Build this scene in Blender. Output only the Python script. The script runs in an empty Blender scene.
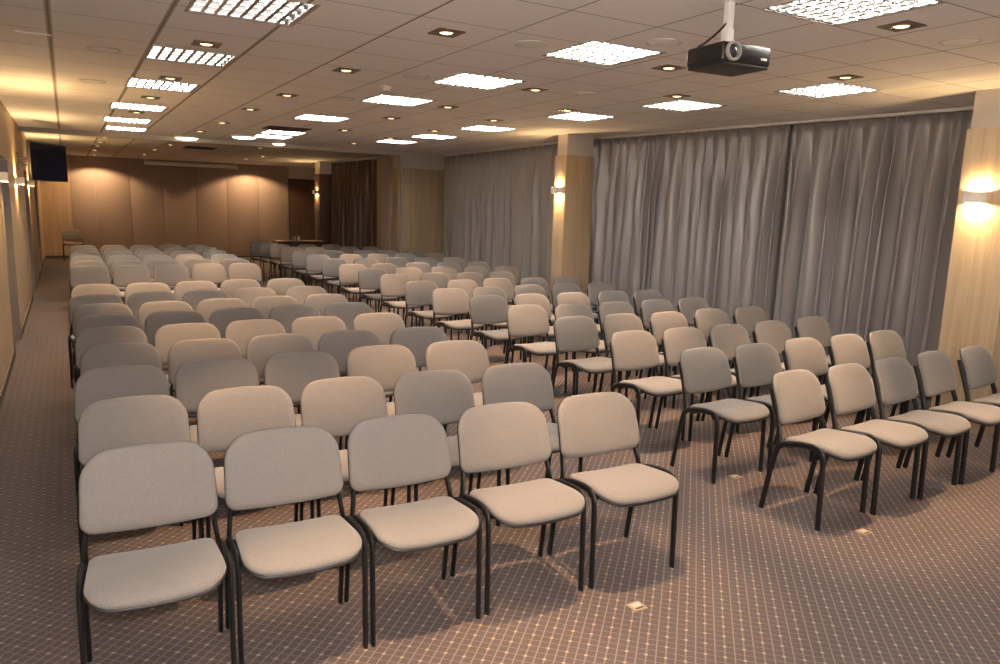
import bpy, bmesh, math, random
from mathutils import Vector, Matrix
random.seed(7)
C = bpy.context.scene.collection
PI = math.pi

# ------------------------------------------------------------------ camera
CAM_H = 1.7563
FOC, YAW, PITCH, ROLL = 736.67, 0.53055, 0.16877, 0.02948
CEIL = 2.79

def cam_axes():
    cy, sy, cp, sp = math.cos(YAW), math.sin(YAW), math.cos(PITCH), math.sin(PITCH)
    fwd = Vector((sy*cp, cy*cp, -sp)); right = Vector((cy, -sy, 0)); up = right.cross(fwd)
    cr, sr = math.cos(ROLL), math.sin(ROLL)
    return cr*right + sr*up, -sr*right + cr*up, fwd

R_, U_, F_ = cam_axes()
cd = bpy.data.cameras.new('camera')
cam = bpy.data.objects.new('camera', cd); C.objects.link(cam)
cd.sensor_width = 36.0; cd.lens = FOC/1000*36.0; cd.clip_end = 200
M = Matrix((( R_.x, U_.x, -F_.x, 0), (R_.y, U_.y, -F_.y, 0), (R_.z, U_.z, -F_.z, CAM_H), (0, 0, 0, 1)))
cam.matrix_world = M
bpy.context.scene.camera = cam
vs = bpy.context.scene.view_settings
vs.view_transform = 'Standard'; vs.look = 'None'; vs.gamma = 1; vs.use_curve_mapping = False
vs.exposure = 0.82

# ------------------------------------------------------------------ materials
class NT:
    def __init__(s, name):
        s.m = bpy.data.materials.new(name); s.m.use_nodes = True
        s.t = s.m.node_tree; s.t.nodes.clear()
        s.out = s.n('ShaderNodeOutputMaterial')
    def n(s, typ, **kw):
        nd = s.t.nodes.new(typ)
        for k, v in kw.items():
            if k.startswith('i_'):
                key = k[2:].replace('_', ' ')
                nd.inputs[key].default_value = v
            else:
                setattr(nd, k, v)
        return nd
    def l(s, a, b): s.t.links.new(a, b)
    def math(s, op, a, b=None, c=None):
        nd = s.n('ShaderNodeMath', operation=op)
        for i, v in enumerate((a, b, c)):
            if v is None: continue
            if isinstance(v, (int, float)): nd.inputs[i].default_value = v
            else: s.l(v, nd.inputs[i])
        return nd.outputs[0]
    def mix(s, f, a, b):
        nd = s.n('ShaderNodeMix', data_type='RGBA')
        for sock, v in ((nd.inputs['Factor'], f), (nd.inputs['A'], a), (nd.inputs['B'], b)):
            pass
        def put(sock, v):
            if isinstance(v, (int, float)): sock.default_value = v
            elif isinstance(v, tuple): sock.default_value = v if len(v) == 4 else v + (1,)
            else: s.l(v, sock)
        put(nd.inputs[0], f); put(nd.inputs[6], a); put(nd.inputs[7], b)
        return nd.outputs[2]
    def bsdf(s, color=(.5, .5, .5), rough=.6, metal=0, spec=.5, **kw):
        b = s.n('ShaderNodeBsdfPrincipled')
        if isinstance(color, tuple): b.inputs['Base Color'].default_value = color + (1,)
        else: s.l(color, b.inputs['Base Color'])
        if isinstance(rough, (int, float)): b.inputs['Roughness'].default_value = rough
        else: s.l(rough, b.inputs['Roughness'])
        b.inputs['Metallic'].default_value = metal
        b.inputs['Specular IOR Level'].default_value = spec
        for k, v in kw.items(): b.inputs[k.replace('_', ' ')].default_value = v
        s.l(b.outputs[0], s.out.inputs[0])
        return b
    def bump(s, b, h, strength=.3, dist=.002):
        n = s.n('ShaderNodeBump'); n.inputs['Strength'].default_value = strength; n.inputs['Distance'].default_value = dist
        s.l(h, n.inputs['Height']); s.l(n.outputs[0], b.inputs['Normal'])
    def pos(s):
        g = s.n('ShaderNodeNewGeometry'); sp = s.n('ShaderNodeSeparateXYZ'); s.l(g.outputs['Position'], sp.inputs[0])
        return g.outputs['Position'], sp.outputs[0], sp.outputs[1], sp.outputs[2]

def plain(name, col, rough=.5, metal=0, spec=.5, **kw):
    t = NT(name)
    nz = t.n('ShaderNodeTexNoise'); nz.inputs['Scale'].default_value = 35
    c = t.mix(nz.outputs['Fac'], tuple(v*.93 for v in col), tuple(min(1, v*1.07) for v in col))
    t.bsdf(c, rough, metal, spec, **kw)
    return t.m

def emis(name, col, strength):
    t = NT(name); e = t.n('ShaderNodeEmission'); e.inputs[0].default_value = col + (1,); e.inputs[1].default_value = strength
    t.l(e.outputs[0], t.out.inputs[0]); return t.m

def mat_fabric():
    t = NT('chair_fabric')
    tc = t.n('ShaderNodeTexCoord'); oi = t.n('ShaderNodeObjectInfo')
    n1 = t.n('ShaderNodeTexNoise'); n1.inputs['Scale'].default_value = 260; n1.inputs['Detail'].default_value = 2
    n2 = t.n('ShaderNodeTexNoise'); n2.inputs['Scale'].default_value = 9; n2.inputs['Detail'].default_value = 4
    for n in (n1, n2): t.l(tc.outputs['Object'], n.inputs['Vector'])
    a = t.mix(oi.outputs['Random'], (.176, .158, .148), (.164, .154, .147))
    mr = t.n('ShaderNodeMapRange'); mr.inputs[1].default_value = .28; mr.inputs[2].default_value = .72; t.l(n1.outputs['Fac'], mr.inputs[0])
    b = t.mix(mr.outputs[0], a, (.242, .218, .203))
    c = t.mix(t.math('MULTIPLY', n2.outputs['Fac'], .22), b, (.165, .148, .138))
    bs = t.bsdf(c, .95, 0, .15)
    bs.inputs['Sheen Weight'].default_value = .25; bs.inputs['Sheen Roughness'].default_value = .5
    t.bump(bs, n1.outputs['Fac'], .35, .0015)
    return t.m

def mat_wood(name, c1, c2, joint=1.2, axis='Y', rough=.42):
    t = NT(name); p, x, y, z = t.pos()
    mp = t.n('ShaderNodeMapping'); mp.inputs['Scale'].default_value = (14, 14, .7)
    t.l(p, mp.inputs[0])
    n = t.n('ShaderNodeTexNoise'); n.inputs['Scale'].default_value = 1.6; n.inputs['Detail'].default_value = 7; n.inputs['Roughness'].default_value = .62
    t.l(mp.outputs[0], n.inputs['Vector'])
    mp2 = t.n('ShaderNodeMapping'); mp2.inputs['Scale'].default_value = (90, 90, 2.2); t.l(p, mp2.inputs[0])
    n2 = t.n('ShaderNodeTexNoise'); n2.inputs['Scale'].default_value = 1; n2.inputs['Detail'].default_value = 3
    t.l(mp2.outputs[0], n2.inputs['Vector'])
    rmp = t.n('ShaderNodeMapRange'); rmp.inputs[1].default_value = .33; rmp.inputs[2].default_value = .68
    t.l(n.outputs['Fac'], rmp.inputs[0])
    c = t.mix(rmp.outputs[0], c1, c2)
    c = t.mix(t.math('MULTIPLY', n2.outputs['Fac'], .35), c, tuple(v*.62 for v in c1))
    if joint:
        s = y if axis == 'Y' else x
        f = t.math('LESS_THAN', t.math('FRACT', t.math('DIVIDE', s, joint)), .005/joint)
        c = t.mix(f, c, tuple(v*.3 for v in c1))
    b = t.bsdf(c, rough, 0, .4)
    t.bump(b, n2.outputs['Fac'], .08, .001)
    return t.m

def mat_carpet():
    t = NT('carpet'); p, x, y, z = t.pos()
    P = .0385
    u = t.math('DIVIDE', t.math('MULTIPLY', t.math('ADD', x, y), .70711), P)
    v = t.math('DIVIDE', t.math('MULTIPLY', t.math('SUBTRACT', x, y), .70711), P)
    def line(a, w, per=1.0):           # 1 near integer multiples of per
        f = t.math('FRACT', t.math('ADD', t.math('DIVIDE', a, per), .5))
        d = t.math('MULTIPLY', t.math('ABSOLUTE', t.math('SUBTRACT', f, .5)), per)
        return t.math('LESS_THAN', d, w)
    nz = t.n('ShaderNodeTexNoise'); nz.inputs['Scale'].default_value = 420; nz.inputs['Detail'].default_value = 2
    t.l(p, nz.inputs['Vector'])
    big = t.n('ShaderNodeTexNoise'); big.inputs['Scale'].default_value = 1.3; big.inputs['Detail'].default_value = 3
    t.l(p, big.inputs['Vector'])
    base = t.mix(nz.outputs['Fac'], (.066, .052, .050), (.155, .117, .107))
    ck = t.math('FRACT', t.math('MULTIPLY', t.math('ADD', t.math('FLOOR', t.math('MULTIPLY', u, 3)), t.math('FLOOR', t.math('MULTIPLY', v, 3))), .5))
    base = t.mix(t.math('MULTIPLY', ck, .7), base, (.068, .052, .049))
    l1 = line(v, .075); l2 = line(u, .06)
    lines = t.math('MAXIMUM', t.math('MULTIPLY', l1, .80), t.math('MULTIPLY', l2, .55))
    c = t.mix(lines, base, (.26, .205, .198))
    dots = t.math('MULTIPLY', line(u, .17, 2.0), line(v, .17, 2.0))
    c = t.mix(t.math('MULTIPLY', dots, .95), c, (.40, .30, .20))
    c = t.mix(t.math('MULTIPLY', big.outputs['Fac'], .18), c, (.08, .062, .057))
    b = t.bsdf(c, .97, 0, .1); b.inputs['Sheen Weight'].default_value = .1
    t.bump(b, nz.outputs['Fac'], .5, .004)
    return t.m

GX, GY, TILE = -.0266, 5.1985, .6
def mat_ceiling():
    t = NT('ceiling_tiles'); p, x, y, z = t.pos()
    def line(a, o, w):
        f = t.math('FRACT', t.math('ADD', t.math('DIVIDE', t.math('SUBTRACT', a, o), TILE), 10.5))
        d = t.math('MULTIPLY', t.math('ABSOLUTE', t.math('SUBTRACT', f, .5)), TILE)
        return t.math('LESS_THAN', d, w)
    def one(a, o, w): return t.math('LESS_THAN', t.math('ABSOLUTE', t.math('SUBTRACT', a, o)), w)
    nz = t.n('ShaderNodeTexNoise'); nz.inputs['Scale'].default_value = 130; nz.inputs['Detail'].default_value = 3
    t.l(p, nz.inputs['Vector'])
    nb = t.n('ShaderNodeTexNoise'); nb.inputs['Scale'].default_value = .9; t.l(p, nb.inputs['Vector'])
    c = t.mix(nz.outputs['Fac'], (.78, .755, .745), (.90, .88, .875))
    # each tile a touch different
    ix = t.math('FLOOR', t.math('DIVIDE', t.math('SUBTRACT', x, GX), TILE)); iy = t.math('FLOOR', t.math('DIVIDE', t.math('SUBTRACT', y, GY), TILE))
    cb = t.n('ShaderNodeCombineXYZ'); t.l(ix, cb.inputs[0]); t.l(iy, cb.inputs[1])
    wn = t.n('ShaderNodeTexWhiteNoise'); t.l(cb.outputs[0], wn.inputs['Vector'])
    c = t.mix(t.math('MULTIPLY', wn.outputs['Value'], .16), c, (.74, .715, .705))
    ln = t.math('MAXIMUM', line(x, GX, .0055), line(y, GY, .0045))
    c = t.mix(t.math('MULTIPLY', ln, .75), c, (.10, .075, .06))
    tk = t.math('MAXIMUM', t.math('MAXIMUM', one(x, GX, .017), one(x, GX+.6, .017)), t.math('MAXIMUM', one(x, GX+1.2, .014), one(x, GX+1.8, .009)))
    c = t.mix(t.math('MULTIPLY', tk, .6), c, (.19, .14, .105))
    b = t.bsdf(c, .85, 0, .25)
    t.bump(b, nz.outputs['Fac'], .25, .002)
    return t.m

def mat_curtain(name, c1, c2):
    t = NT(name); p, x, y, z = t.pos()
    mp = t.n('ShaderNodeMapping'); mp.inputs['Scale'].default_value = (60, 60, 60); t.l(p, mp.inputs[0])
    n = t.n('ShaderNodeTexNoise'); n.inputs['Scale'].default_value = 8; n.inputs['Detail'].default_value = 3
    t.l(mp.outputs[0], n.inputs['Vector'])
    c = t.mix(n.outputs['Fac'], c1, c2)
    b = t.bsdf(c, .38, .24, .6)
    b.inputs['Sheen Weight'].default_value = .35; b.inputs['Sheen Roughness'].default_value = .4
    t.bump(b, n.outputs['Fac'], .1, .0005)
    return t.m

def mat_partition():
    t = NT('partition_wall'); p, x, y, z = t.pos()
    nz = t.n('ShaderNodeTexNoise'); nz.inputs['Scale'].default_value = 60; nz.inputs['Detail'].default_value = 4; t.l(p, nz.inputs['Vector'])
    c = t.mix(nz.outputs['Fac'], (.36, .285, .235), (.42, .335, .28))
    t.bsdf(c, .6, 0, .35)
    return t.m

M_FAB = mat_fabric()
M_BLACK = plain('black_frame_paint', (.007, .007, .0075), .42)
M_SHELL = plain('black_plastic', (.016, .015, .015), .5)
M_CARPET = mat_carpet(); M_CEIL = mat_ceiling()
M_OAK = mat_wood('light_oak', (.52, .375, .225), (.66, .505, .33), 1.2)
M_OAKX = mat_wood('light_oak_panel', (.48, .345, .205), (.61, .46, .295), .6, 'X')
M_DARKW = mat_wood('dark_brown_wood', (.105, .064, .044), (.16, .10, .07), .5, 'X')
M_PART = mat_partition()
M_PLASTER = plain('white_plaster', (.62, .57, .52), .8)
M_BEAM = plain('grey_beam_paint', (.36, .32, .29), .7)
M_WHITE = plain('white_paint', (.78, .76, .73), .4)
M_ALU = plain('aluminium_trim', (.62, .60, .57), .35, .6)
M_GREYDOOR = plain('grey_door_laminate', (.30, .27, .26), .5)
M_CURT = mat_curtain('grey_satin_curtain', (.285, .275, .28), (.385, .37, .37))
M_CURTD = mat_curtain('brown_curtain', (.085, .055, .042), (.13, .086, .064))
M_BRONZE = plain('bronze_bezel', (.20, .145, .095), .4, .4)
M_REFL = plain('silver_reflector', (.34, .33, .32), .2, .9)
M_MIRROR = plain('bright_aluminium_louvre', (.86, .85, .83), .16, 1.0)
M_LOUV = plain('white_louvre', (.80, .79, .76), .3)
M_TUBE = emis('fluorescent_tube', (1, .94, .86), 82)
M_TUBEDIM = emis('fluorescent_tube_dimmed', (1, .94, .86), 2.5)
M_BULB = emis('halogen_bulb', (1, .62, .27), 2.6)
M_DISC = emis('opal_lamp_disc', (1, .82, .52), 4.0)
M_SPEAK = plain('speaker_grille', (.80, .79, .78), .6)
M_GLASS = plain('lens_glass', (.03, .035, .05), .05, 0, .9)
M_PROJ = plain('projector_black', (.014, .013, .013), .3)
M_SCREEN = plain('tv_screen_glass', (.006, .007, .016), .08, 0, .8)
M_BRASS = plain('beige_floor_plate', (.34, .26, .185), .6)
M_LID = plain('pale_socket_lid', (.55, .46, .36), .6)
M_DARKMET = plain('dark_grille', (.05, .04, .033), .5, .3)
M_TRIM = plain('grey_edge_strip', (.2, .175, .16), .5, .2)
M_BASE = plain('dark_skirting', (.10, .07, .05), .5)

# ------------------------------------------------------------------ mesh helpers
def finish(bm, name, mat, parent=None, smooth=True, angle=40):
    bmesh.ops.recalc_face_normals(bm, faces=bm.faces)
    me = bpy.data.meshes.new(name); bm.to_mesh(me); bm.free()
    if smooth:
        me.polygons.foreach_set('use_smooth', [True]*len(me.polygons))
        try: me.set_sharp_from_angle(angle=math.radians(angle))
        except Exception: pass
    me.materials.append(mat)
    o = bpy.data.objects.new(name, me); C.objects.link(o)
    if parent is not None: o.parent = parent
    return o

def box(bm, x0, x1, y0, y1, z0, z1, bev=0, seg=2):
    r = bmesh.ops.create_cube(bm, size=1.0)
    for v in r['verts']:
        v.co = Vector(((x0+x1)/2 + v.co.x*(x1-x0), (y0+y1)/2 + v.co.y*(y1-y0), (z0+z1)/2 + v.co.z*(z1-z0)))
    if bev:
        es = {e for v in r['verts'] for e in v.link_edges}
        bmesh.ops.bevel(bm, geom=list(es), offset=bev, segments=seg, affect='EDGES', profile=.5)

def bx(name, mat, parent, x0, x1, y0, y1, z0, z1, bev=0):
    bm = bmesh.new(); box(bm, x0, x1, y0, y1, z0, z1, bev)
    return finish(bm, name, mat, parent)

def lathe(bm, prof, n=28, axis=Vector((0, 0, 1)), org=Vector((0, 0, 0)), cap=True):
    q = axis.normalized().to_track_quat('Z', 'Y').to_matrix()
    rings = []
    for r, h in prof:
        if r < 1e-6:
            rings.append([bm.verts.new(org + q @ Vector((0, 0, h)))])
        else:
            rings.append([bm.verts.new(org + q @ Vector((r*math.cos(2*PI*k/n), r*math.sin(2*PI*k/n), h))) for k in range(n)])
    for a, b in zip(rings, rings[1:]):
        for k in range(n):
            k2 = (k+1) % n
            if len(a) == 1 and len(b) == 1: continue
            if len(a) == 1: bm.faces.new((a[0], b[k], b[k2]))
            elif len(b) == 1: bm.faces.new((a[k], a[k2], b[0]))
            else: bm.faces.new((a[k], a[k2], b[k2], b[k]))

def catmull(pts, sub=6):
    P = [Vector(p) for p in pts]
    P = [2*P[0]-P[1]] + P + [2*P[-1]-P[-2]]
    out = []
    for i in range(1, len(P)-2):
        p0, p1, p2, p3 = P[i-1:i+3]
        for k in range(sub):
            t = k/sub
            out.append(.5*((2*p1) + (p2-p0)*t + (2*p0-5*p1+4*p2-p3)*t*t + (3*p1-p0-3*p2+p3)*t**3))
    out.append(P[-2]); return out

def sweep(bm, pts, ra, rb, ref=Vector((1, 0, 0)), n=12):
    """oval tube: half-width ra along ref, rb across it"""
    rings = []
    for i, p in enumerate(pts):
        d = (pts[min(i+1, len(pts)-1)] - pts[max(i-1, 0)]).normalized()
        a = (ref - d*ref.dot(d)).normalized(); b = d.cross(a)
        rings.append([bm.verts.new(p + a*ra*math.cos(2*PI*k/n) + b*rb*math.sin(2*PI*k/n)) for k in range(n)])
    for A, B in zip(rings, rings[1:]):
        for k in range(n): bm.faces.new((A[k], A[(k+1) % n], B[(k+1) % n], B[k]))
    bm.faces.new(rings[0][::-1]); bm.faces.new(rings[-1])

def tag(o, label, cat, group=None, kind=None):
    o['label'] = label; o['category'] = cat
    if group: o['group'] = group
    if kind: o['kind'] = kind
    return o

def thing(name, label, cat, loc=(0, 0, 0), rz=0, group=None):
    o = bpy.data.objects.new(name, None); C.objects.link(o); o.location = loc; o.rotation_euler = (0, 0, rz)
    o.empty_display_size = .1
    return tag(o, label, cat, group)

def struct(o):
    o['kind'] = 'structure'; return o

def dup(root, loc, rz, label, group=None):
    r = root.copy(); C.objects.link(r); r.location = loc; r.rotation_euler = (0, 0, rz); r['label'] = label
    if group: r['group'] = group
    for ch in root.children:
        c = ch.copy(); C.objects.link(c); c.parent = r
        for g in ch.children:
            d = g.copy(); C.objects.link(d); d.parent = c
    return r

ORD = ['first', 'second', 'third', 'fourth', 'fifth', 'sixth', 'seventh', 'eighth', 'ninth', 'tenth', 'eleventh', 'twelfth',
       'thirteenth', 'fourteenth', 'fifteenth', 'sixteenth', 'seventeenth', 'eighteenth']

# ------------------------------------------------------------------ the chair
def round_poly(corners, seg=7, side=5):
    """closed outline through corners (x, y, radius), counter-clockwise"""
    out = []; n = len(corners)
    arcs = []
    for i in range(n):
        p = Vector(corners[i][:2]); a = Vector(corners[i-1][:2]); b = Vector(corners[(i+1) % n][:2]); r = corners[i][2]
        da, db = (a-p).normalized(), (b-p).normalized()
        half = math.acos(max(-1, min(1, da.dot(db))))/2
        t = r/math.tan(half); c = p + (da+db).normalized()*(r/math.sin(half))
        s0, s1 = p+da*t, p+db*t
        a0 = math.atan2(s0.y-c.y, s0.x-c.x); a1 = math.atan2(s1.y-c.y, s1.x-c.x)
        while a1 < a0: a1 += 2*PI
        arcs.append([(c.x+r*math.cos(a0+(a1-a0)*k/seg), c.y+r*math.sin(a0+(a1-a0)*k/seg)) for k in range(seg+1)])
    for i in range(n):
        out += arcs[i]; e, f = arcs[i][-1], arcs[(i+1) % n][0]
        for k in range(1, side): out.append((e[0]+(f[0]-e[0])*k/side, e[1]+(f[1]-e[1])*k/side))
    return out

def pad_outline_seat():
    pts = round_poly([(-.226, -.245, .085), (.226, -.245, .085), (.212, .120, .045), (-.212, .120, .045)])
    return [(x, y - (.014*(1-(x/.226)**2) if y < -.2 else 0)) for x, y in pts]

def seat_h(x, y):
    f = max(0, (-y-.12)/.15)
    return .484 - .032*f*f - .020*max(0, (y+.1)/.23) + .008*(abs(x)/.22)**2 - .004

def make_seat(parent):
    ol = pad_outline_seat(); n = len(ol); cx, cy = 0, -.065
    bm = bmesh.new(); rings = []
    for s, dz in ((0, 0), (.35, 0), (.65, -.0008), (.82, -.002), (.91, -.0045), (.965, -.009), (.99, -.015), (1.0, -.022), (.985, -.032)):
        if s == 0:
            rings.append([bm.verts.new((cx, cy, seat_h(cx, cy)))]); continue
        rings.append([bm.verts.new((cx+(x-cx)*s, cy+(y-cy)*s, seat_h(cx+(x-cx)*s, cy+(y-cy)*s)+dz)) for x, y in ol])
    for a, b in zip(rings, rings[1:]):
        for k in range(n):
            k2 = (k+1) % n
            if len(a) == 1: bm.faces.new((a[0], b[k], b[k2]))
            else: bm.faces.new((a[k], a[k2], b[k2], b[k]))
    bm.faces.new(rings[-1])
    finish(bm, 'seat', M_FAB, parent, angle=70)
    bm = bmesh.new(); rings = []
    for s, dz in ((.99, -.0315), (1.004, -.034), (1.004, -.040), (.97, -.048), (.6, -.052), (.2, -.053)):
        rings.append([bm.verts.new((cx+(x-cx)*s, cy+(y-cy)*s, seat_h(cx+(x-cx)*s, cy+(y-cy)*s)+dz)) for x, y in ol])
    for a, b in zip(rings, rings[1:]):
        for k in range(n):
            k2 = (k+1) % n
            bm.faces.new((a[k], a[k2], b[k2], b[k]))
    bm.faces.new(rings[-1]); bm.faces.new(rings[0])
    finish(bm, 'seat_shell', M_SHELL, parent, angle=50)

BW, BH = .237, .305            # half width, height of the backrest
B0 = Vector((0, .150, .528)); BD = Vector((0, .115, .292)).normalized(); BN = Vector((0, -BD.z, BD.y))   # BN points to the sitter (-Y, slightly up)
def back_outline():
    pts = round_poly([(-BW, .004, .042), (BW, .004, .042), (BW*.955, BH-.022, .098), (-BW*.955, BH-.022, .098)], 9, 6)
    out = []
    for x, v in pts:
        u = 1-(x/BW)**2
        if v > BH*.55: v += .026*u*min(1, (v-BH*.55)/(BH*.3))
        elif v < .06: v -= .012*u*(1-v/.06)
        out.append((x, v))
    return out

def back_pt(x, v, d):
    curve = .030*(x/BW)**2 + .014*math.sin(PI*min(1, max(0, v/BH*.9)))      # sides come forward, lumbar bulge
    return B0 + Vector((x, 0, 0)) + BD*v + BN*(curve + d)

def make_back(parent):
    ol = back_outline(); n = len(ol); c0, v0 = 0, BH*.5
    def build(name, mat, prof, ang):
        bm = bmesh.new(); rings = []
        for s, d in prof:
            if s == 0: rings.append([bm.verts.new(back_pt(c0, v0, d))]); continue
            rings.append([bm.verts.new(back_pt(x*s, v0+(v-v0)*s, d)) for x, v in ol])
        for a, b in zip(rings, rings[1:]):
            for k in range(n):
                k2 = (k+1) % n
                if len(a) == 1: bm.faces.new((a[0], b[k], b[k2]))
                elif len(b) == 1: bm.faces.new((a[k], a[k2], b[0]))
                else: bm.faces.new((a[k], a[k2], b[k2], b[k]))
        finish(bm, name, mat, parent, angle=ang)
    build('backrest', M_FAB, ((0, .014), (.4, .0138), (.7, .013), (.86, .0115), (.94, .008), (.985, .002), (1.0, -.005), (1.0, -.010), (.97, -.012), (0, -.012)), 75)
    build('backrest_shell', M_SHELL, ((0, -.0125), (.97, -.0125), (1.006, -.009), (1.012, -.013), (1.0, -.018), (.95, -.021), (.6, -.022), (0, -.022)), 50)

LX = .2365
def make_chair(label, group):
    t = thing('conference_chair', label, 'chair', group=group)
    make_seat(t); make_back(t)
    for s in (-1, 1):
        x = s*LX
        bm = bmesh.new()
        pts = [(x, -.168, 0.0), (x, -.166, .14), (x, -.163, .30), (x, -.159, .405), (x, -.150, .438), (x, -.128, .459), (x, -.085, .466), (x, -.02, .461),
               (x, .05, .448), (x*.995, .10, .430), (x*.99, .130, .405)]
        sweep(bm, catmull(pts, 5), .0095, .0175); finish(bm, 'leg', M_BLACK, t)
        bm = bmesh.new()
        pts = [(x, .205, 0.0), (x, .183, .14), (x, .158, .29), (x*.99, .138, .385), (x*.975, .128, .430), (x*.955, .131, .470), (x*.93, .146, .515),
               (x*.90, .170, .575), (x*.865, .202, .655), (x*.84, .234, .735)]
        P = catmull(pts, 5)
        # the upright runs behind the cushion shell
        sweep(bm, P, .0095, .0175); finish(bm, 'leg', M_BLACK, t)
    for y, z in ((-.115, .418), (.085, .412)):
        bm = bmesh.new(); sweep(bm, [Vector((-LX, y, z+.028)), Vector((-LX+.02, y, z+.006)), Vector((-LX+.05, y, z)), Vector((LX-.05, y, z)), Vector((LX-.02, y, z+.006)), Vector((LX, y, z+.028))], .010, .010, Vector((0, 1, 0)))
        finish(bm, 'crossbar', M_BLACK, t)
    return t

TOPY = .262                   # chair origin -> top of its backrest
LDATA = [[(0.202, 3.031), (0.704, 3.023), (1.206, 3.002), (1.755, 2.991), (2.299, 2.964)], [(0.212, 3.808), (0.714, 3.795), (1.224, 3.804), (1.757, 3.77), (2.302, 3.754)], [(0.205, 4.538), (0.707, 4.568), (1.209, 4.567), (1.765, 4.599), (2.313, 4.577)], [(0.242, 5.264), (0.744, 5.241), (1.246, 5.261), (1.748, 5.232), (2.289, 5.204)], [(0.226, 5.979), (0.728, 5.952), (1.23, 5.976), (1.732, 5.979), (2.269, 6.009)], [(0.225, 6.62), (0.727, 6.688), (1.229, 6.69), (1.731, 6.709), (2.251, 6.749)], [(0.218, 7.306), (0.72, 7.309), (1.222, 7.376), (1.724, 7.423), (2.246, 7.446)], [(0.188, 8.065), (0.69, 8.131), (1.192, 8.135), (1.694, 8.19), (2.252, 8.205)], [(0.215, 8.95), (0.717, 8.961), (1.219, 9.02), (1.721, 9.09), (2.249, 9.09)], [(0.219, 11.298), (0.721, 11.36), (1.223, 11.368), (1.725, 11.425), (2.229, 11.438)], [(0.228, 12.204), (0.73, 12.195), (1.232, 12.265), (1.734, 12.335), (2.265, 12.335)], [(0.216, 13.193), (0.718, 13.193), (1.22, 13.263), (1.722, 13.31), (2.277, 13.333)], [(0.228, 14.297), (0.73, 14.297), (1.232, 14.367), (1.762, 14.437), (2.295, 14.437)], [(0.23, 15.048), (0.732, 15.153), (1.234, 15.076), (1.736, 15.118), (2.283, 15.188)], [(0.226, 15.916), (0.728, 15.924), (1.23, 15.986), (1.741, 16.056), (2.243, 16.056)]]
RDATA = [[(3.794, 2.92), (4.296, 2.912), (4.802, 2.927), (5.323, 2.949), (5.866, 2.946)], [(3.805, 3.702), (4.307, 3.673), (4.873, 3.705), (5.397, 3.689), (5.905, 3.697)], [(3.803, 4.459), (4.319, 4.435), (4.84, 4.435), (5.377, 4.43), (5.99, 4.476)], [(3.825, 5.264), (4.349, 5.252), (4.875, 5.212), (5.483, 5.256), (5.985, 5.213)], [(3.819, 6.061), (4.321, 5.979), (4.875, 5.994), (5.443, 6.002), (5.986, 6.012)], [(3.835, 6.858), (4.372, 6.841), (4.919, 6.823), (5.504, 6.824), (6.015, 6.79)], [(3.739, 7.589), (4.248, 7.582), (4.87, 7.669), (5.409, 7.652), (5.972, 7.66)], [(3.751, 8.404), (4.336, 8.439), (4.889, 8.497), (5.438, 8.453), (5.991, 8.457)], [(3.785, 9.331), (4.409, 9.409), (4.919, 9.334), (5.451, 9.354)], [(3.786, 10.184), (4.362, 10.249), (4.972, 10.298), (5.492, 10.228), (6.001, 10.158)], [(3.767, 11.028), (4.28, 11.028), (4.904, 11.117), (5.442, 11.098), (6.011, 11.121)], [(3.827, 12.096), (4.375, 12.096), (4.979, 12.228), (5.503, 12.166), (6.085, 12.197)], [(3.832, 13.082), (4.453, 13.121), (4.993, 13.152), (5.565, 13.211), (6.222, 13.222)], [(3.85, 14.097), (4.465, 14.167), (5.088, 14.237), (5.625, 14.221), (6.166, 14.097)], [(3.904, 15.219), (4.406, 15.219), (5.18, 15.359), (5.682, 15.359)], [(3.926, 16.19), (4.52, 16.19), (5.041, 16.191)], [(3.848, 16.762)], [(3.765, 17.367)]]
def chair_label(block, r, c, nrow):
    row = 'front row' if r == 0 else 'last row' if r == nrow-1 else ORD[r]+' row'
    if block == 'L':
        who = ['beside the wall aisle', 'second from the wall aisle', 'in the middle seat', 'second from the central aisle', 'beside the central aisle'][c]
        b = 'left block'
    else:
        who = ['beside the central aisle', 'second from the central aisle', 'in the middle seat', 'second from the curtains', 'beside the curtains'][c]
        b = 'right block'
    return 'grey padded chair, %s, %s from the front, %s' % (b, row, who) if r not in (0, nrow-1) else 'grey padded chair, %s, %s, %s' % (b, row, who)

proto = None
for blk, data, grp in (('L', LDATA, 'chairs of the left seating block'), ('R', RDATA, 'chairs of the right seating block')):
    for r, row in enumerate(data):
        for c, (xc, yt) in enumerate(row):
            lab = chair_label(blk, r, c, len(data))
            turn = {'L': (-2.2, -1.5, -1), 'R': (5, 2.6, 1.5)}[blk]       # the front rows stand slightly turned
            rz = math.radians(turn[min(r, 2)]) + random.uniform(-.01, .01)
            loc = (xc - (.018 if blk == 'L' and r < 3 and c > 2 else 0), yt-TOPY, 0)
            wide = 1.035 if blk == 'L' and r < 4 and c > 2 else 1
            if proto is None:
                proto = make_chair(lab, grp); proto.location = loc; proto.rotation_euler = (0, 0, rz)
            else:
                dup(proto, loc, rz, lab, grp).scale = (wide, 1, 1)
lone = dup(proto, (.10, 22.85, 0), .05, 'single grey padded chair standing alone against the back wall', None)
if 'group' in lone: del lone['group']

# ------------------------------------------------------------------ room shell
Y0, Y1, XL, XR = -1.2, 23.6, -.72, 7.75
bm = bmesh.new(); box(bm, XL-.1, XR+.1, Y0-.1, Y1+.1, -.12, 0); struct(finish(bm, 'floor', M_CARPET, smooth=False))

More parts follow.
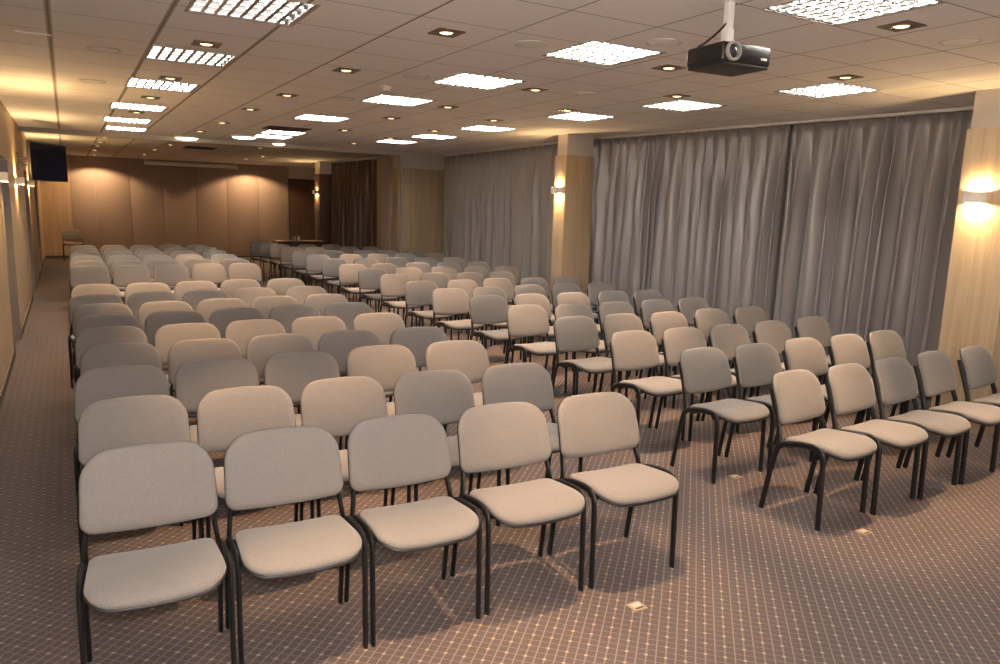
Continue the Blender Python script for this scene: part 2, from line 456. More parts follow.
# luminaires: (x, y, label place)
LUMS_W = [(.94, 4.41), (.87, 6.17), (.85, 7.90), (.81, 10.0), (.81, 11.86), (.89, 13.36)]
LUMS_M = [(3.43, 2.50), (3.19, 4.18), (3.08, 5.74), (3.0, 7.32), (2.87, 9.51), (3.01, 11.99), (3.05, 12.90)]
LUMS_C = [(5.57, 4.20), (5.34, 5.66), (5.14, 7.09), (5.02, 9.05), (5.01, 10.73), (4.95, 12.10)]
LUMS_B = [(1.05, 2.2), (5.9, 2.3)]      # overhead, just outside the frame
HOLES = [(x-.29, x+.29, y-.29, y+.29) for x, y in LUMS_W+LUMS_M+LUMS_C+LUMS_B]
def ceiling():
    xs = sorted({XL-.1, XR+.1} | {v for h in HOLES for v in h[:2]})
    ys = sorted({Y0-.1, Y1+.1} | {v for h in HOLES for v in h[2:]})
    bm = bmesh.new(); V = {}
    def v(i, j):
        if (i, j) not in V: V[i, j] = bm.verts.new((xs[i], ys[j], CEIL))
        return V[i, j]
    for i in range(len(xs)-1):
        for j in range(len(ys)-1):
            cx, cy = (xs[i]+xs[i+1])/2, (ys[j]+ys[j+1])/2
            if any(a < cx < b and c < cy < d for a, b, c, d in HOLES): continue
            bm.faces.new((v(i, j), v(i, j+1), v(i+1, j+1), v(i+1, j)))
    me = bpy.data.meshes.new('ceiling'); bm.to_mesh(me); bm.free(); me.materials.append(M_CEIL)
    o = bpy.data.objects.new('ceiling', me); C.objects.link(o)
    s = o.modifiers.new('thickness', 'SOLIDIFY'); s.thickness = .012; s.offset = -1 if me.polygons[0].normal.z < 0 else 1
    struct(o)
    bx2 = bmesh.new(); box(bx2, XL-.1, XR+.1, Y0-.1, Y1+.1, CEIL+.16, CEIL+.22)
    o2 = finish(bx2, 'ceiling_slab', M_PLASTER, smooth=False); struct(o2)
ceiling()

struct(bx('wall_left', M_GREYDOOR, None, XL-.1, XL, Y0, Y1, 0, CEIL+.2))
struct(bx('wall_front', M_PLASTER, None, XL-.1, XR+.1, Y0-.1, Y0, 0, CEIL+.2))
struct(bx('wall_right', M_PLASTER, None, XR, XR+.1, Y0, Y1, 0, CEIL+.2))
wb = struct(bx('wall_back', M_PLASTER, None, XL-.1, XR+.1, Y1, Y1+.1, 0, CEIL+.2))

# proud oak wall panels down the left wall, with door recesses between them
XP = -.58
for i, (a, b) in enumerate(((Y0, 9.35), (10.55, 14.7), (15.75, 19.3), (20.3, Y1-.02))):
    o = struct(bx('wall_panel_left', M_OAK, None, XL, XP, a, b, .08, CEIL-.004))
    k = bx('baseboard', M_BASE, o, XL, XP+.012, a, b, 0, .08)
    if a > 0: bx('edge_trim', M_TRIM, o, XL, XP+.012, a-.025, a, 0, 2.12)
    if b < 20: bx('edge_trim', M_TRIM, o, XL, XP+.012, b, b+.025, 0, 2.12)
for i, (a, b) in enumerate(((9.38, 10.52), (14.73, 15.72), (19.33, 20.27))):
    d = struct(bx('door_%d' % (i+1), M_OAKX, None, XL, XL+.04, a+.05, b-.05, .005, 2.1))
    fr = bmesh.new(); box(fr, XL, XL+.05, a, a+.05, 0, 2.15); box(fr, XL, XL+.06, b-.05, b, 0, 2.15); box(fr, XL, XL+.05, a, b, 2.1, 2.15)
    finish(fr, 'door_frame', M_TRIM, d)
    struct(bx('wall_header_left', M_OAK, None, XL, XP, a-.03, b+.03, 2.15, CEIL-.004))
    h = bmesh.new(); sweep(h, catmull([(XL+.04, a+.13, 1.03), (XL+.085, a+.13, 1.03), (XL+.09, a+.16, 1.03), (XL+.09, a+.25, 1.03)], 5), .008, .008, Vector((0, 0, 1)))
    finish(h, 'door_handle', M_ALU, d)

# back wall: oak panel, folding partition leaves, dark panel on the right
struct(bx('wall_panel_back', M_OAKX, None, XP, .12, Y1-.05, Y1, .08, CEIL-.004))
struct(bx('baseboard_back', M_BASE, None, XP, .12, Y1-.065, Y1, 0, .08))
xs = [.125, .72, 1.59, 2.43, 3.32, 4.19, 5.10, 6.01]
pt = bmesh.new()
part = None
for a, b in zip(xs, xs[1:]):
    bm = bmesh.new(); box(bm, a+.004, b-.004, Y1-.06, Y1, .03, CEIL-.03, .004)
    o = finish(bm, 'wall_leaf_back', M_PART, None); struct(o)
pt.free()
struct(bx('trim_1', M_DARKMET, None, .12, 6.02, Y1-.05, Y1, 0, .03))
struct(bx('trim_2', M_BEAM, None, .12, 6.02, Y1-.075, Y1, CEIL-.03, CEIL))
struct(bx('wall_panel_dark', M_DARKW, None, 6.03, XR, Y1-.06, Y1, 0, 2.42))
struct(bx('wall_band_back', M_PLASTER, None, 6.03, XR, Y1-.06, Y1, 2.42, CEIL))

# track beam across the ceiling where the hall can be divided
struct(bx('trim_beam', M_PLASTER, None, XP, 5.96, 14.35, 14.62, CEIL-.07, CEIL))

# pillars: oak cladding under a plaster head
def pillar(name, x0, x1, y0, y1, top, mat, mat2=None):
    o = struct(bx(name, mat, None, x0, x1, y0, y1, 0, top, .004))
    bx('plaster_head', M_PLASTER, o, x0+.02, x1-.02, y0+.02, y1-.02, top, CEIL)
    return o
M_OAKP = mat_wood('oak_pillar_cladding', (.52, .385, .24), (.66, .515, .345), 0)
M_OAKG = mat_wood('greyed_oak_cladding', (.47, .36, .23), (.60, .47, .315), .62, 'X')
pillar('pillar', 6.40, 7.6, 3.03, 3.47, 2.49, M_OAKP)
pillar('pillar.001', 6.13, 6.62, 8.74, 9.02, 2.50, M_OAKP)
pillar('pillar.002', 5.85, 6.24, 19.67, 20.17, 2.47, M_DARKW)
# stub wall beside the stacked partition
st = struct(bx('wall_stub', M_OAKG, None, 6.00, XR, 14.40, 14.9, 0, 2.48, .003))
bx('plaster_head', M_PLASTER, st, 6.00, XR, 14.40, 14.9, 2.48, CEIL)
bx('edge_trim', M_ALU, st, 5.95, 6.00, 14.39, 14.5, 0, CEIL)
ps = struct(bx('wall_leaf_stack', M_PART, None, 5.94, 6.35, 14.95, 15.68, .02, CEIL-.03, .004))

# right-hand wall returns behind the curtains (white plaster, hardly seen)
struct(bx('wall_return', M_PLASTER, None, 7.20, XR, 9.02, 14.4, 0, CEIL))

# ------------------------------------------------------------------ curtains
def curtain(a, b, seed, folds, mat, label, group, z1=2.752, flare=1.0):
    rnd = random.Random(seed)
    a, b = Vector((a[0], a[1], 0)), Vector((b[0], b[1], 0)); L = (b-a).length; d = (b-a)/L; nrm = Vector((-d.y, d.x, 0))
    if nrm.x > 0: nrm = -nrm            # towards the hall
    # irregular pleats: each fold with own width, depth and phase
    ws = [rnd.uniform(.6, 1.45) for _ in range(folds)]; tot = sum(ws)
    edges = [0]
    for w in ws: edges.append(edges[-1]+w/tot)
    dep = [rnd.uniform(.55, 1.25) for _ in range(folds)]; drift = [rnd.uniform(-.35, .35) for _ in range(folds+1)]; drift[0] = drift[-1] = 0
    dep2 = [rnd.uniform(.5, 1.3) for _ in range(folds)]
    per, rows = 12, 26
    bm = bmesh.new(); grid = []
    for j in range(rows+1):
        h = j/rows; z = z1 - (z1-.025)*h
        ed = [e + drift[i]*h**1.2/folds for i, e in enumerate(edges)]
        row = []
        for i in range(folds):
            for k in range(per + (1 if i == folds-1 else 0)):
                t = k/per; u = ed[i] + (ed[i+1]-ed[i])*t
                amp = (.026 + .066*min(1, h*3.0)) * (dep[i]*(1-h) + dep2[i]*h)
                off = amp*math.sin(2*PI*t) + .22*amp*math.sin(4*PI*t + seed + i*1.7)*min(1, h*2)
                wig = .012*math.sin(5*h + i*2.1)*h
                p = a + d*(u*L + .16*L/folds*math.sin(2*PI*t*2)*min(1, h*2)) + nrm*(off + wig + .02*h*flare)
                row.append(bm.verts.new((p.x, p.y, z)))
        grid.append(row)
    for r0, r1 in zip(grid, grid[1:]):
        for k in range(len(r0)-1): bm.faces.new((r0[k], r0[k+1], r1[k+1], r1[k]))
    o = finish(bm, 'curtain', mat, angle=180)
    s = o.modifiers.new('thickness', 'SOLIDIFY'); s.thickness = .004
    return tag(o, label, 'curtain', group)

def rail(a, b, label):
    a, b = Vector((a[0], a[1], 0)), Vector((b[0], b[1], 0)); d = b-a; L = d.length
    bm = bmesh.new(); box(bm, -.022, .022, 0, L, CEIL-.032, CEIL-.002, .003)
    o = finish(bm, 'curtain_rail', M_WHITE); o.location = a; o.rotation_euler = (0, 0, math.atan2(-d.x, d.y))
    return tag(o, label, 'curtain rail', 'white curtain rails')

def lerp(a, b, t): return (a[0]+(b[0]-a[0])*t, a[1]+(b[1]-a[1])*t)
NA, NB = (7.30, 3.62), (6.72, 9.10)
curtain(NA, lerp(NA, NB, .385), 3, 12, M_CURT, 'grey satin curtain hanging next to the nearest oak pillar with wall lamp', 'grey curtains of the front bay')
curtain(lerp(NA, NB, .39), NB, 11, 19, M_CURT, 'grey satin curtain of the front bay reaching the middle pillar', 'grey curtains of the front bay')
rail(NA, NB, 'white curtain rail between the nearest pillar and the middle pillar')
FA, FB = (6.74, 9.12), (6.93, 14.30)
curtain(FA, FB, 23, 20, M_CURT, 'grey curtain between the middle pillar and the oak stub wall', None)
rail(FA, FB, 'white curtain rail between the middle pillar and the stub wall')
RA, RB = (6.26, 15.9), (6.16, 19.6)
curtain(RA, RB, 31, 14, M_CURTD, 'dark brown curtain in the rear part of the hall', None)
rail(RA, RB, 'white curtain rail above the dark rear curtain')

# ------------------------------------------------------------------ lamps
def luminaire(x, y, label, group, first=[None]):
    if first[0] is not None:
        return dup(first[0], (x, y, CEIL), 0, label, group)
    t = thing('louvre_light', label, 'ceiling light', (x, y, CEIL), 0, group)
    bm = bmesh.new()      # recessed tray with a flange
    s, d = .288, .095
    def quad(*p): bm.faces.new([bm.verts.new(q) for q in p])
    quad((-s, -s, d), (s, -s, d), (s, s, d), (-s, s, d))
    for (ax, ay), (bx_, by_) in (((-s, -s), (s, -s)), ((s, -s), (s, s)), ((s, s), (-s, s)), ((-s, s), (-s, -s))):
        quad((ax, ay, 0), (bx_, by_, 0), (bx_, by_, d), (ax, ay, d))
    o = finish(bm, 'tray', M_REFL, t, smooth=False)
    sm = o.modifiers.new('thickness', 'SOLIDIFY'); sm.thickness = .002
    bm = bmesh.new()
    for a in (-1, 1):
        box(bm, a*.294-.008, a*.294+.008, -.302, .302, -.003, .001); box(bm, -.286, .286, a*.294-.008, a*.294+.008, -.003, .001)
    finish(bm, 'frame', M_BEAM, t, smooth=False)
    bm = bmesh.new()      # parabolic louvre: deep V blades along Y, cross blades along X
    for k in range(9):
        px = -.28 + .56*k/8; w = .011 if 0 < k < 8 else .006
        vs_ = [bm.verts.new(q) for q in ((px-w, -.283, .002), (px+w, -.283, .002), (px+.001, -.283, .030), (px-.001, -.283, .030), (px-w, .283, .002), (px+w, .283, .002), (px+.001, .283, .030), (px-.001, .283, .030))]
        for f in ((0, 1, 2, 3), (7, 6, 5, 4), (0, 4, 5, 1), (1, 5, 6, 2), (2, 6, 7, 3), (3, 7, 4, 0)): bm.faces.new([vs_[i] for i in f])
    for k in range(5):
        py = -.28 + .56*k/4; w = .009
        vs_ = [bm.verts.new(q) for q in ((-.283, py-w, .004), (-.283, py+w, .004), (-.283, py+.001, .029), (-.283, py-.001, .029), (.283, py-w, .004), (.283, py+w, .004), (.283, py+.001, .029), (.283, py-.001, .029))]
        for f in ((0, 1, 2, 3), (7, 6, 5, 4), (0, 4, 5, 1), (1, 5, 6, 2), (2, 6, 7, 3), (3, 7, 4, 0)): bm.faces.new([vs_[i] for i in f])
    finish(bm, 'louvre', M_MIRROR, t, smooth=False)
    for k in range(4):
        py = -.21 + .14*k
        bm = bmesh.new(); lathe(bm, ((0, -.27), (.013, -.27), (.013, .27), (0, .27)), 10, Vector((1, 0, 0)), Vector((0, py, .068)))
        finish(bm, 'fluorescent_tube', M_TUBE, t)
    first[0] = t
    return t

dim = []
for grp, lst, where in (('louvred lights of the row beside the left wall', LUMS_W, 'row beside the left wall'),
                        ('louvred lights of the middle row', LUMS_M, 'middle row'),
                        ('louvred lights of the row beside the curtains', LUMS_C, 'row beside the curtains')):
    for i, (x, y) in enumerate(lst):
        pos = 'nearest of' if i == 0 else 'farthest of' if i == len(lst)-1 else ORD[i]+' from the front in'
        lt = luminaire(x, y, 'square louvred ceiling light, %s the %s' % (pos, where), grp)
        if lst is LUMS_W and i < 2:          # these two burn low
            dim.append(lt)
luminaire(*LUMS_B[0], 'square louvred ceiling light overhead in front of the left block', 'louvred lights overhead')
luminaire(*LUMS_B[1], 'square louvred ceiling light overhead in front of the right block', 'louvred lights overhead')

for lt in dim:
    for ch in lt.children:
        if ch.name.startswith('fluorescent_tube'):
            m2 = ch.data.copy(); m2.materials[0] = M_TUBEDIM; ch.data = m2
SPOT_W, SPOT_COL = 210, (1, .62, .33)
def spot(name, loc, energy, angle, col=SPOT_COL, blend=.6, rad=.03, rot=(0, 0, 0), parent=None):
    ld = bpy.data.lights.new(name, 'SPOT'); ld.energy = energy; ld.spot_size = math.radians(angle); ld.spot_blend = blend
    ld.color = col; ld.shadow_soft_size = rad
    o = bpy.data.objects.new(name, ld); C.objects.link(o); o.location = loc; o.rotation_euler = rot
    return o

def downlight(x, y, label, group, first=[None], power=None, angle=44):
    if first[0] is None:
        t = thing('halogen_downlight', label, 'downlight', (x, y, CEIL), 0, group)
        bm = bmesh.new()
        o_, i_ = .088, .052
        n = 24
        outer = []
        for k in range(n):
            a = 2*PI*k/n; cx, sy = math.cos(a), math.sin(a); m = max(abs(cx), abs(sy)); outer.append((o_*cx/m, o_*sy/m))
        top = [bm.verts.new((p[0], p[1], .0)) for p in outer]; low = [bm.verts.new((p[0], p[1], -.007)) for p in outer]
        inn = [bm.verts.new((i_*math.cos(2*PI*k/n), i_*math.sin(2*PI*k/n), -.007)) for k in range(n)]
        deep = [bm.verts.new((i_*.9*math.cos(2*PI*k/n), i_*.9*math.sin(2*PI*k/n), -.001)) for k in range(n)]
        for k in range(n):
            q = (k+1) % n
            bm.faces.new((top[k], top[q], low[q], low[k])); bm.faces.new((low[k], low[q], inn[q], inn[k])); bm.faces.new((inn[k], inn[q], deep[q], deep[k]))
        bm.faces.new(deep)
        finish(bm, 'bezel', M_BRONZE, t, angle=30)
        bm = bmesh.new(); lathe(bm, ((.054, -.002), (.051, -.0095), (.046, -.0065), (.042, -.002)), 24)
        refl = finish(bm, 'reflector', M_REFL, t)
        bm = bmesh.new(); lathe(bm, ((.043, -.0015), (.034, -.008), (.012, -.010), (0, -.0085)), 16); finish(bm, 'bulb', M_BULB, refl)
        first[0] = t
    else:
        t = dup(first[0], (x, y, CEIL), 0, label, group)
    spot('downlight_beam', (x, y, CEIL-.02), power or (SPOT_W if y < 14.5 else 70), angle, blend=.9 if angle < 90 else .3)
    return t

# downlights by the lines they stand in (x roughly constant along each line)
DL = [('line beside the left wall', [(.89, 5.58), (.86, 7.35), (.84, 8.91), (.83, 10.58), (.68, 15.6), (.66, 17.0), (.66, 18.4), (.66, 20.2)]),
      ('second line from the left wall', [(2.06, 4.26), (1.99, 5.93), (1.97, 7.69), (1.92, 9.17), (1.94, 11.08), (1.89, 12.75), (1.88, 16.55), (1.79, 18.6), (1.77, 20.85)]),
      ('line above the central aisle', [(3.99, 2.58), (3.86, 4.26), (3.67, 5.76), (3.59, 7.36), (3.52, 8.80), (3.58, 10.75), (3.47, 15.76), (4.18, 18.68), (4.17, 20.5)]),
      ('line nearest the curtains', [(5.12, 3.71), (4.84, 5.21), (4.68, 6.70), (4.56, 8.07), (4.58, 9.80), (4.55, 11.4), (4.5, 13.0), (4.44, 15.2)])]  # the pair before the farthest is unseen, added for warm light at the curtain
for where, lst in DL:
    for i, (x, y) in enumerate(lst):
        pos = 'nearest one' if i == 0 else 'farthest one' if i == len(lst)-1 else ORD[i]+' from the front'
        downlight(x, y, 'square bronze halogen downlight, %s in the %s' % (pos, where), 'halogen downlights in the '+where)
for x, y, l in ((.90, 3.80, 'unseen added bronze halogen downlight above the front row of the left block'), (2.06, 2.55, 'unseen added bronze halogen downlight overhead before the central aisle'),
                (5.30, 2.10, 'unseen added bronze halogen downlight overhead before the right block'), (.9, 2.1, 'unseen added bronze halogen downlight overhead before the left block')):
    downlight(x, y, l, 'unseen added halogen downlights overhead')  # unseen lamps, added to throw warm pools of light on the front rows
downlight(.72, 22.85, 'small halogen downlight washing the back wall above the lone chair', 'wall washers by the back wall', power=85, angle=140)
downlight(4.80, 22.85, 'small halogen downlight washing the back wall, far from the lone chair', 'wall washers by the back wall', power=85, angle=140)

def round_lamp(x, y, r, label):
    t = thing('round_ceiling_lamp', label, 'ceiling lamp', (x, y, CEIL), 0, 'round opal ceiling lamps')
    bm = bmesh.new(); lathe(bm, ((0, 0), (r, 0), (r*1.02, -.02), (r*.95, -.028)), 32); finish(bm, 'rim', M_WHITE, t)
    bm = bmesh.new(); lathe(bm, ((r*.95, -.026), (r*.8, -.045), (r*.4, -.056), (0, -.06)), 32); finish(bm, 'diffuser', M_DISC, t)
round_lamp(1.87, 14.1, .20, 'round glowing ceiling lamp in the second line from the left wall')
round_lamp(2.62, 13.05, .20, 'round glowing ceiling lamp beside the farthest middle louvred lights')
round_lamp(3.42, 14.0, .12, 'small round ceiling lamp in front of the ceiling beam')

# wall sconces: a white box open above and below
def sconce(loc, rz, label, group, w=.13, first=[None], energy=16):
    if first[0] is None:
        t = thing('wall_sconce', label, 'wall lamp', loc, rz, group)
        bm = bmesh.new(); h = .045; W = .065; D = .105; th = .006
        box(bm, -W, W, -D, -D+th, -h, h); box(bm, -W, -W+th, -D+th, 0, -h, h); box(bm, W-th, W, -D+th, 0, -h, h); box(bm, -W+th, W-th, -th, 0, -h, h)
        finish(bm, 'body', M_WHITE, t, smooth=False)
        bm = bmesh.new(); lathe(bm, ((0, -.03), (.012, -.026), (.012, .026), (0, .03)), 12, Vector((1, 0, 0)), Vector((0, -.05, 0))); finish(bm, 'bulb', M_BULB, t)
        first[0] = t
    else:
        t = dup(first[0], loc, rz, label, group)
    d = Vector((math.sin(rz), -math.cos(rz), 0))
    for sgn in (1, -1):
        ld = bpy.data.lights.new('sconce_glow', 'POINT'); ld.energy = energy; ld.color = (1, .64, .28); ld.shadow_soft_size = .012
        o = bpy.data.objects.new('sconce_glow', ld); C.objects.link(o); o.location = Vector(loc) + d*.05 + Vector((0, 0, sgn*.028))
    return t
sconce((6.40, 3.31, 1.94), -PI/2, 'white box wall lamp on the nearest oak pillar by the curtain', 'wall lamps on the pillars')
sconce((6.13, 8.88, 2.01), -PI/2, 'white box wall lamp on the middle pillar between curtains', 'wall lamps on the pillars')
sconce((5.85, 19.92, 1.99), -PI/2, 'white box wall lamp on the far dark pillar', 'wall lamps on the pillars')
sconce((XP, 8.75, 1.90), PI/2, 'white box wall lamp on the left wall, nearest of three', 'wall lamps on the left wall', energy=30)
sconce((XP, 12.2, 1.91), PI/2, 'white box wall lamp on the left wall, second of three', 'wall lamps on the left wall', energy=30)
sconce((XP, 16.2, 1.93), PI/2, 'white box wall lamp on the left wall, farthest of three', 'wall lamps on the left wall', energy=30)

# camera flash (the photograph was taken with one)
fl = bpy.data.lights.new('camera_flash', 'POINT'); fl.energy = 130; fl.color = (1, .97, .95); fl.shadow_soft_size = .03
fo = bpy.data.objects.new('camera_flash', fl); C.objects.link(fo); fo.location = (0.0, -.02, CAM_H+.13)

# ------------------------------------------------------------------ ceiling fittings
def ring(x, y, label, r=.10, first=[None]):
    if first[0] is not None: return dup(first[0], (x, y, CEIL), 0, label)
    t = thing('ceiling_speaker', label, 'speaker', (x, y, CEIL), 0, 'round ceiling speakers')
    bm = bmesh.new(); lathe(bm, ((r*1.12, 0), (r*1.12, -.004), (r*1.0, -.008), (r*.96, -.004)), 36); finish(bm, 'rim', M_PLASTER, t)
    bm = bmesh.new(); lathe(bm, ((r*.97, -.003), (r*.9, -.006), (r*.4, -.008), (0, -.008)), 36); finish(bm, 'grille', M_SPEAK, t)
    first[0] = t
for x, y, l in ((2.64, 4.22, 'round ceiling speaker beside the second louvred light of the middle row'), (3.27, 3.67, 'round ceiling speaker just left of the projector'),
                (4.59, 2.59, 'round ceiling speaker nearest the right-hand pillar'), (2.55, 5.84, 'round ceiling speaker beside the smoke detector'),
                (2.49, 7.50, 'round ceiling speaker beyond the smoke detector'), (4.17, 5.66, 'round ceiling speaker between middle and curtain-side louvred lights'),
                (.30, 6.27, 'round ceiling speaker by the left wall, nearer one'), (.28, 8.05, 'round ceiling speaker by the left wall, farther one')):
    ring(x, y, l)
t = thing('smoke_detector', 'small white smoke detector on the ceiling', 'smoke detector', (2.54, 6.48, CEIL))
bm = bmesh.new(); lathe(bm, ((0, 0), (.055, 0), (.055, -.012), (.05, -.016)), 24); finish(bm, 'base', M_WHITE, t)
bm = bmesh.new(); lathe(bm, ((.046, -.014), (.044, -.034), (.034, -.044), (0, -.046)), 24); finish(bm, 'sensor_head', M_WHITE, t)

def grille(x0, x1, y0, y1, label, n=7):
    t = thing('air_grille', label, 'air vent', ((x0+x1)/2, (y0+y1)/2, CEIL), 0, 'dark ceiling air grilles')
    a, b = (x1-x0)/2, (y1-y0)/2
    bm = bmesh.new(); box(bm, -a, a, -b, -b+.025, -.012, 0); box(bm, -a, a, b-.025, b, -.012, 0); box(bm, -a, -a+.025, -b+.025, b-.025, -.012, 0); box(bm, a-.025, a, -b+.025, b-.025, -.012, 0)
    finish(bm, 'frame', M_DARKMET, t, smooth=False)
    bm = bmesh.new()
    for k in range(n):
        y = -b+.025+(2*b-.05)*(k+.5)/n; box(bm, -a+.025, a-.025, y-.008, y+.008, -.009, -.001)
    finish(bm, 'slats', M_DARKMET, t, smooth=False)
grille(2.55, 3.15, 10.95, 11.45, 'dark air grille in front of the far middle louvred lights')
grille(2.2, 2.8, 16.6, 17.3, 'dark air grille in the ceiling behind the beam')
for j, (x0, x1, y, lab) in enumerate(((-.22, -.02, 5.97, 'perforated ceiling strip by the left wall, nearer one'), (-.21, -.04, 6.55, 'perforated ceiling strip by the left wall, farther one'))):
    t = thing('perforated_strip', lab, 'air vent', ((x0+x1)/2, y, CEIL), 0, 'perforated ceiling strips')
    L = x1-x0
    bm = bmesh.new(); box(bm, -L/2, L/2, -.012, .012, -.003, .003); finish(bm, 'strip', M_SPEAK, t, smooth=False)
    bm = bmesh.new()
    for k in range(10): lathe(bm, ((0, -.006), (.004, -.005), (.005, -.002)), 8, Vector((0, 0, 1)), Vector((-L/2+.01+(L-.02)*k/9, 0, 0)))
    finish(bm, 'studs', M_WHITE, t)
t = thing('projection_screen', 'rolled-up projection screen case under the ceiling at the back wall', 'projection screen', (3.2, 23.2, CEIL-.12))
bm = bmesh.new(); sweep(bm, [Vector((-1.25, 0, 0)), Vector((1.25, 0, 0))], .05, .05, Vector((0, 0, 1)), 16); finish(bm, 'case', M_WHITE, t)
bm = bmesh.new()
for s in (-1.2, 1.2): box(bm, s-.015, s+.015, -.015, .015, .04, .124)
finish(bm, 'bracket', M_WHITE, t, smooth=False)

# ------------------------------------------------------------------ projector on its ceiling pole
PX, PY = 2.90, 2.79
mt = thing('projector_mount', 'white ceiling pole holding the black projector', 'projector mount', (PX, PY, CEIL))
bm = bmesh.new(); lathe(bm, ((0, 0), (.036, 0), (.036, -.005), (0, -.005)), 24); finish(bm, 'ceiling_plate', M_WHITE, mt)
bm = bmesh.new(); box(bm, -.019, .019, -.019, .019, -.135, -.004, .004); finish(bm, 'outer_pole', M_WHITE, mt)
bm = bmesh.new(); box(bm, -.023, .023, -.023, .023, -.213, -.13, .004); finish(bm, 'sleeve', M_WHITE, mt)
bm = bmesh.new(); box(bm, -.06, .06, -.05, .05, -.221, -.211, .002); finish(bm, 'foot_plate', M_WHITE, mt)
#PROJ
pr = thing('projector', 'black ceiling projector with silver lens ring hanging from white pole', 'projector', (PX+.012, PY-.005, CEIL-.2215-.106), -.06); pr.scale = (.94, .94, .94)
bm = bmesh.new(); box(bm, -.168, .168, -.14, .14, 0.012, .112, .016, 3)
finish(bm, 'case', M_PROJ, pr)
bm = bmesh.new(); box(bm, -.160, .160, -.132, .132, 0, .016, .005); finish(bm, 'base_plate', M_SHELL, pr)
LO = Vector((-.105, -.138, .064))
bm = bmesh.new(); lathe(bm, ((.034, 0), (.046, 0), (.049, .014), (.046, .022), (.038, .022), (.034, .006)), 32, Vector((0, -1, 0)), LO); lring = finish(bm, 'lens_ring', M_ALU, pr)
bm = bmesh.new(); lathe(bm, ((.036, .004), (.030, .012), (.016, .018), (0, .020)), 28, Vector((0, -1, 0)), LO); finish(bm, 'lens', M_GLASS, lring)
bm = bmesh.new(); box(bm, .095, .135, -.1418, -.1395, .040, .052, .0005); finish(bm, 'badge', M_WHITE, pr)
bm = bmesh.new(); box(bm, -.02, .01, -.1418, -.1395, .088, .093, .0005); finish(bm, 'indicator', M_BRASS, pr)
bm = bmesh.new()
for k in range(8): box(bm, -.1695, -.1665, -.09+.022*k, -.078+.022*k, .03, .085)
finish(bm, 'side_vent', M_SHELL, pr, smooth=False)
bm = bmesh.new(); sweep(bm, catmull([(-.10, .13, .09), (-.10, .13, .125), (-.08, .09, .15), (-.045, .035, .20), (-.03, .0, .235)], 6), .006, .006, Vector((1, 0, 0)), 8)
finish(bm, 'cable', M_SHELL, pr)

# ------------------------------------------------------------------ television on the left wall
ty = 12.55; tx = -.03195*ty
tv = thing('television', 'flat black television on a bracket high on the left wall', 'television', (tx, ty, 1.93), math.radians(62))
W, Hh = .94, .545
bm = bmesh.new(); box(bm, 0, W, 0, .05, 0, Hh, .006); finish(bm, 'casing', M_SHELL, tv)
bm = bmesh.new(); box(bm, .018, W-.018, -.004, .001, .022, Hh-.018); finish(bm, 'screen', M_SCREEN, tv)
bm = bmesh.new(); box(bm, .0, W, -.006, .0, 0, .018); box(bm, 0, W, -.006, 0, Hh-.014, Hh); box(bm, 0, .014, -.006, 0, .018, Hh-.014); box(bm, W-.014, W, -.006, 0, .018, Hh-.014)
finish(bm, 'bezel', M_PROJ, tv, smooth=False)
br = thing('television_bracket', 'black wall bracket behind the television', 'bracket', (XP, ty+.44, 2.2))
bm = bmesh.new(); box(bm, 0, .012, -.06, .06, -.13, .13); finish(bm, 'wall_plate', M_BLACK, br, smooth=False)
bm = bmesh.new(); box(bm, .01, .33, -.02, .02, .03, .06); box(bm, .01, .33, -.02, .02, -.06, -.03); finish(bm, 'arm', M_BLACK, br, smooth=False)

# ------------------------------------------------------------------ small fittings
def switch(y, z, label, name='light_switch', cat='switch', n=2):
    t = thing(name, label, cat, (XP, y, z))
    bm = bmesh.new(); box(bm, 0, .010, -.041, .041, -.041, .041, .003); plate = finish(bm, 'plate', M_WHITE, t)
    bm = bmesh.new()
    if cat == 'switch':
        box(bm, .009, .014, -.030, -.002, -.03, .03, .002); box(bm, .009, .014, .002, .030, -.03, .03, .002); finish(bm, 'rocker', M_WHITE, plate)
    else:
        lathe(bm, ((.026, .002), (.024, -.004), (0, -.004)), 20, Vector((1, 0, 0)), Vector((.010, 0, 0))); finish(bm, 'socket', M_SPEAK, t)
switch(13.6, 1.42, 'white light switch on the left wall beneath the second wall lamp')
switch(17.9, 1.5, 'white light switch on the left wall beneath the farthest wall lamp')
switch(7.45, .35, 'white socket low on the left wall near the front', 'wall_socket', 'socket')

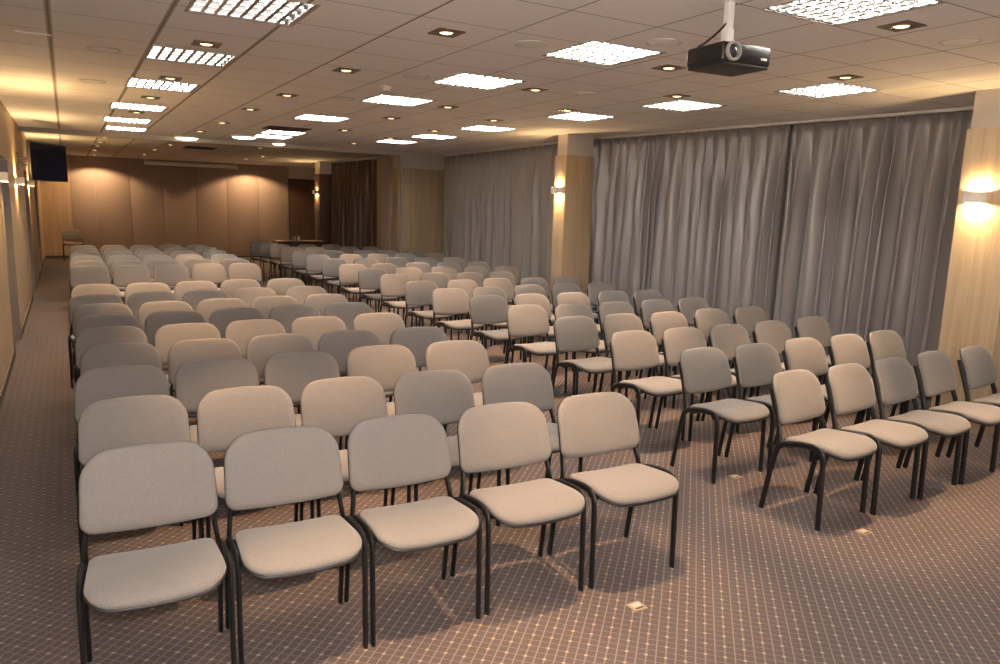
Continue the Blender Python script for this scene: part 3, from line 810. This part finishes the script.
for i, (x, y, l) in enumerate(((2.11, 2.31, 'beige floor socket plate in the carpet before the left block, at the central aisle'), (3.79, 2.33, 'beige floor socket plate by the front feet of the right block'),
                  (3.80, 3.28, 'beige floor socket plate between first and second rows of the right block'), (2.09, 3.28, 'beige floor socket plate under the second row of the left block'))):
    t = thing('floor_socket', l, 'floor socket', (x, y, 0), 0, 'floor sockets in the carpet'); t.scale = (.72, .72, 1)
    bm = bmesh.new(); box(bm, -.05, .05, -.045, .045, 0, .006, .002); finish(bm, 'plate', M_BRASS, t)
    bm = bmesh.new(); box(bm, -.03, .03, -.012, .026, .0055, .0085, .001); finish(bm, 'lid', M_LID, t)
    bm = bmesh.new(); box(bm, -.03, .03, -.032, -.022, .0055, .007); finish(bm, 'slot', M_DARKMET, t)
t = thing('pillar_socket', 'white socket with plug at the foot of the nearest oak pillar', 'socket', (6.40, 3.22, .55), -PI/2)
bm = bmesh.new(); box(bm, -.04, .04, -.012, 0, -.04, .04, .003); finish(bm, 'plate', M_WHITE, t)
bm = bmesh.new(); lathe(bm, ((0, .012), (.018, .012), (.016, .045), (0, .05)), 16, Vector((0, -1, 0)), Vector((0, 0, 0))); finish(bm, 'plug', M_WHITE, t)

# dark table behind the last rows, with two glasses
tb = thing('table', 'long dark table behind the last rows by the far pillar', 'table', (5.13, 19.1, 0))
bm = bmesh.new(); box(bm, -.62, .62, -.3, .3, .71, .74, .004); finish(bm, 'tabletop', M_DARKW, tb)
bm = bmesh.new(); box(bm, -.56, .56, -.27, -.25, .30, .71); finish(bm, 'modesty_panel', M_DARKW, tb)
for sx in (-1, 1):
    for sy in (-1, 1):
        bm = bmesh.new(); box(bm, sx*.58-.018, sx*.58+.018, sy*.26-.018, sy*.26+.018, 0, .71, .003); finish(bm, 'leg', M_BLACK, tb)
for i, x in enumerate((4.98, 5.08)):
    bm = bmesh.new(); lathe(bm, ((0, 0), (.028, 0), (.034, .11), (.031, .11), (.026, .006), (0, .006)), 18)
    o = finish(bm, 'drinking_glass', M_WHITE); o.location = (x, 18.95, .74)
    tag(o, 'small pale glass on the dark rear table, %s the far pillar' % ('away from' if i == 0 else 'nearer'), 'glass', 'glasses on the rear table')

w = bpy.data.worlds.new('world'); bpy.context.scene.world = w; w.use_nodes = True
w.node_tree.nodes['Background'].inputs[0].default_value = (.02, .018, .016, 1); w.node_tree.nodes['Background'].inputs[1].default_value = .3
cy = bpy.context.scene.cycles
cy.max_bounces = 8; cy.diffuse_bounces = 5; cy.glossy_bounces = 3; cy.transmission_bounces = 2
cy.sample_clamp_indirect = 6; cy.use_denoising = True
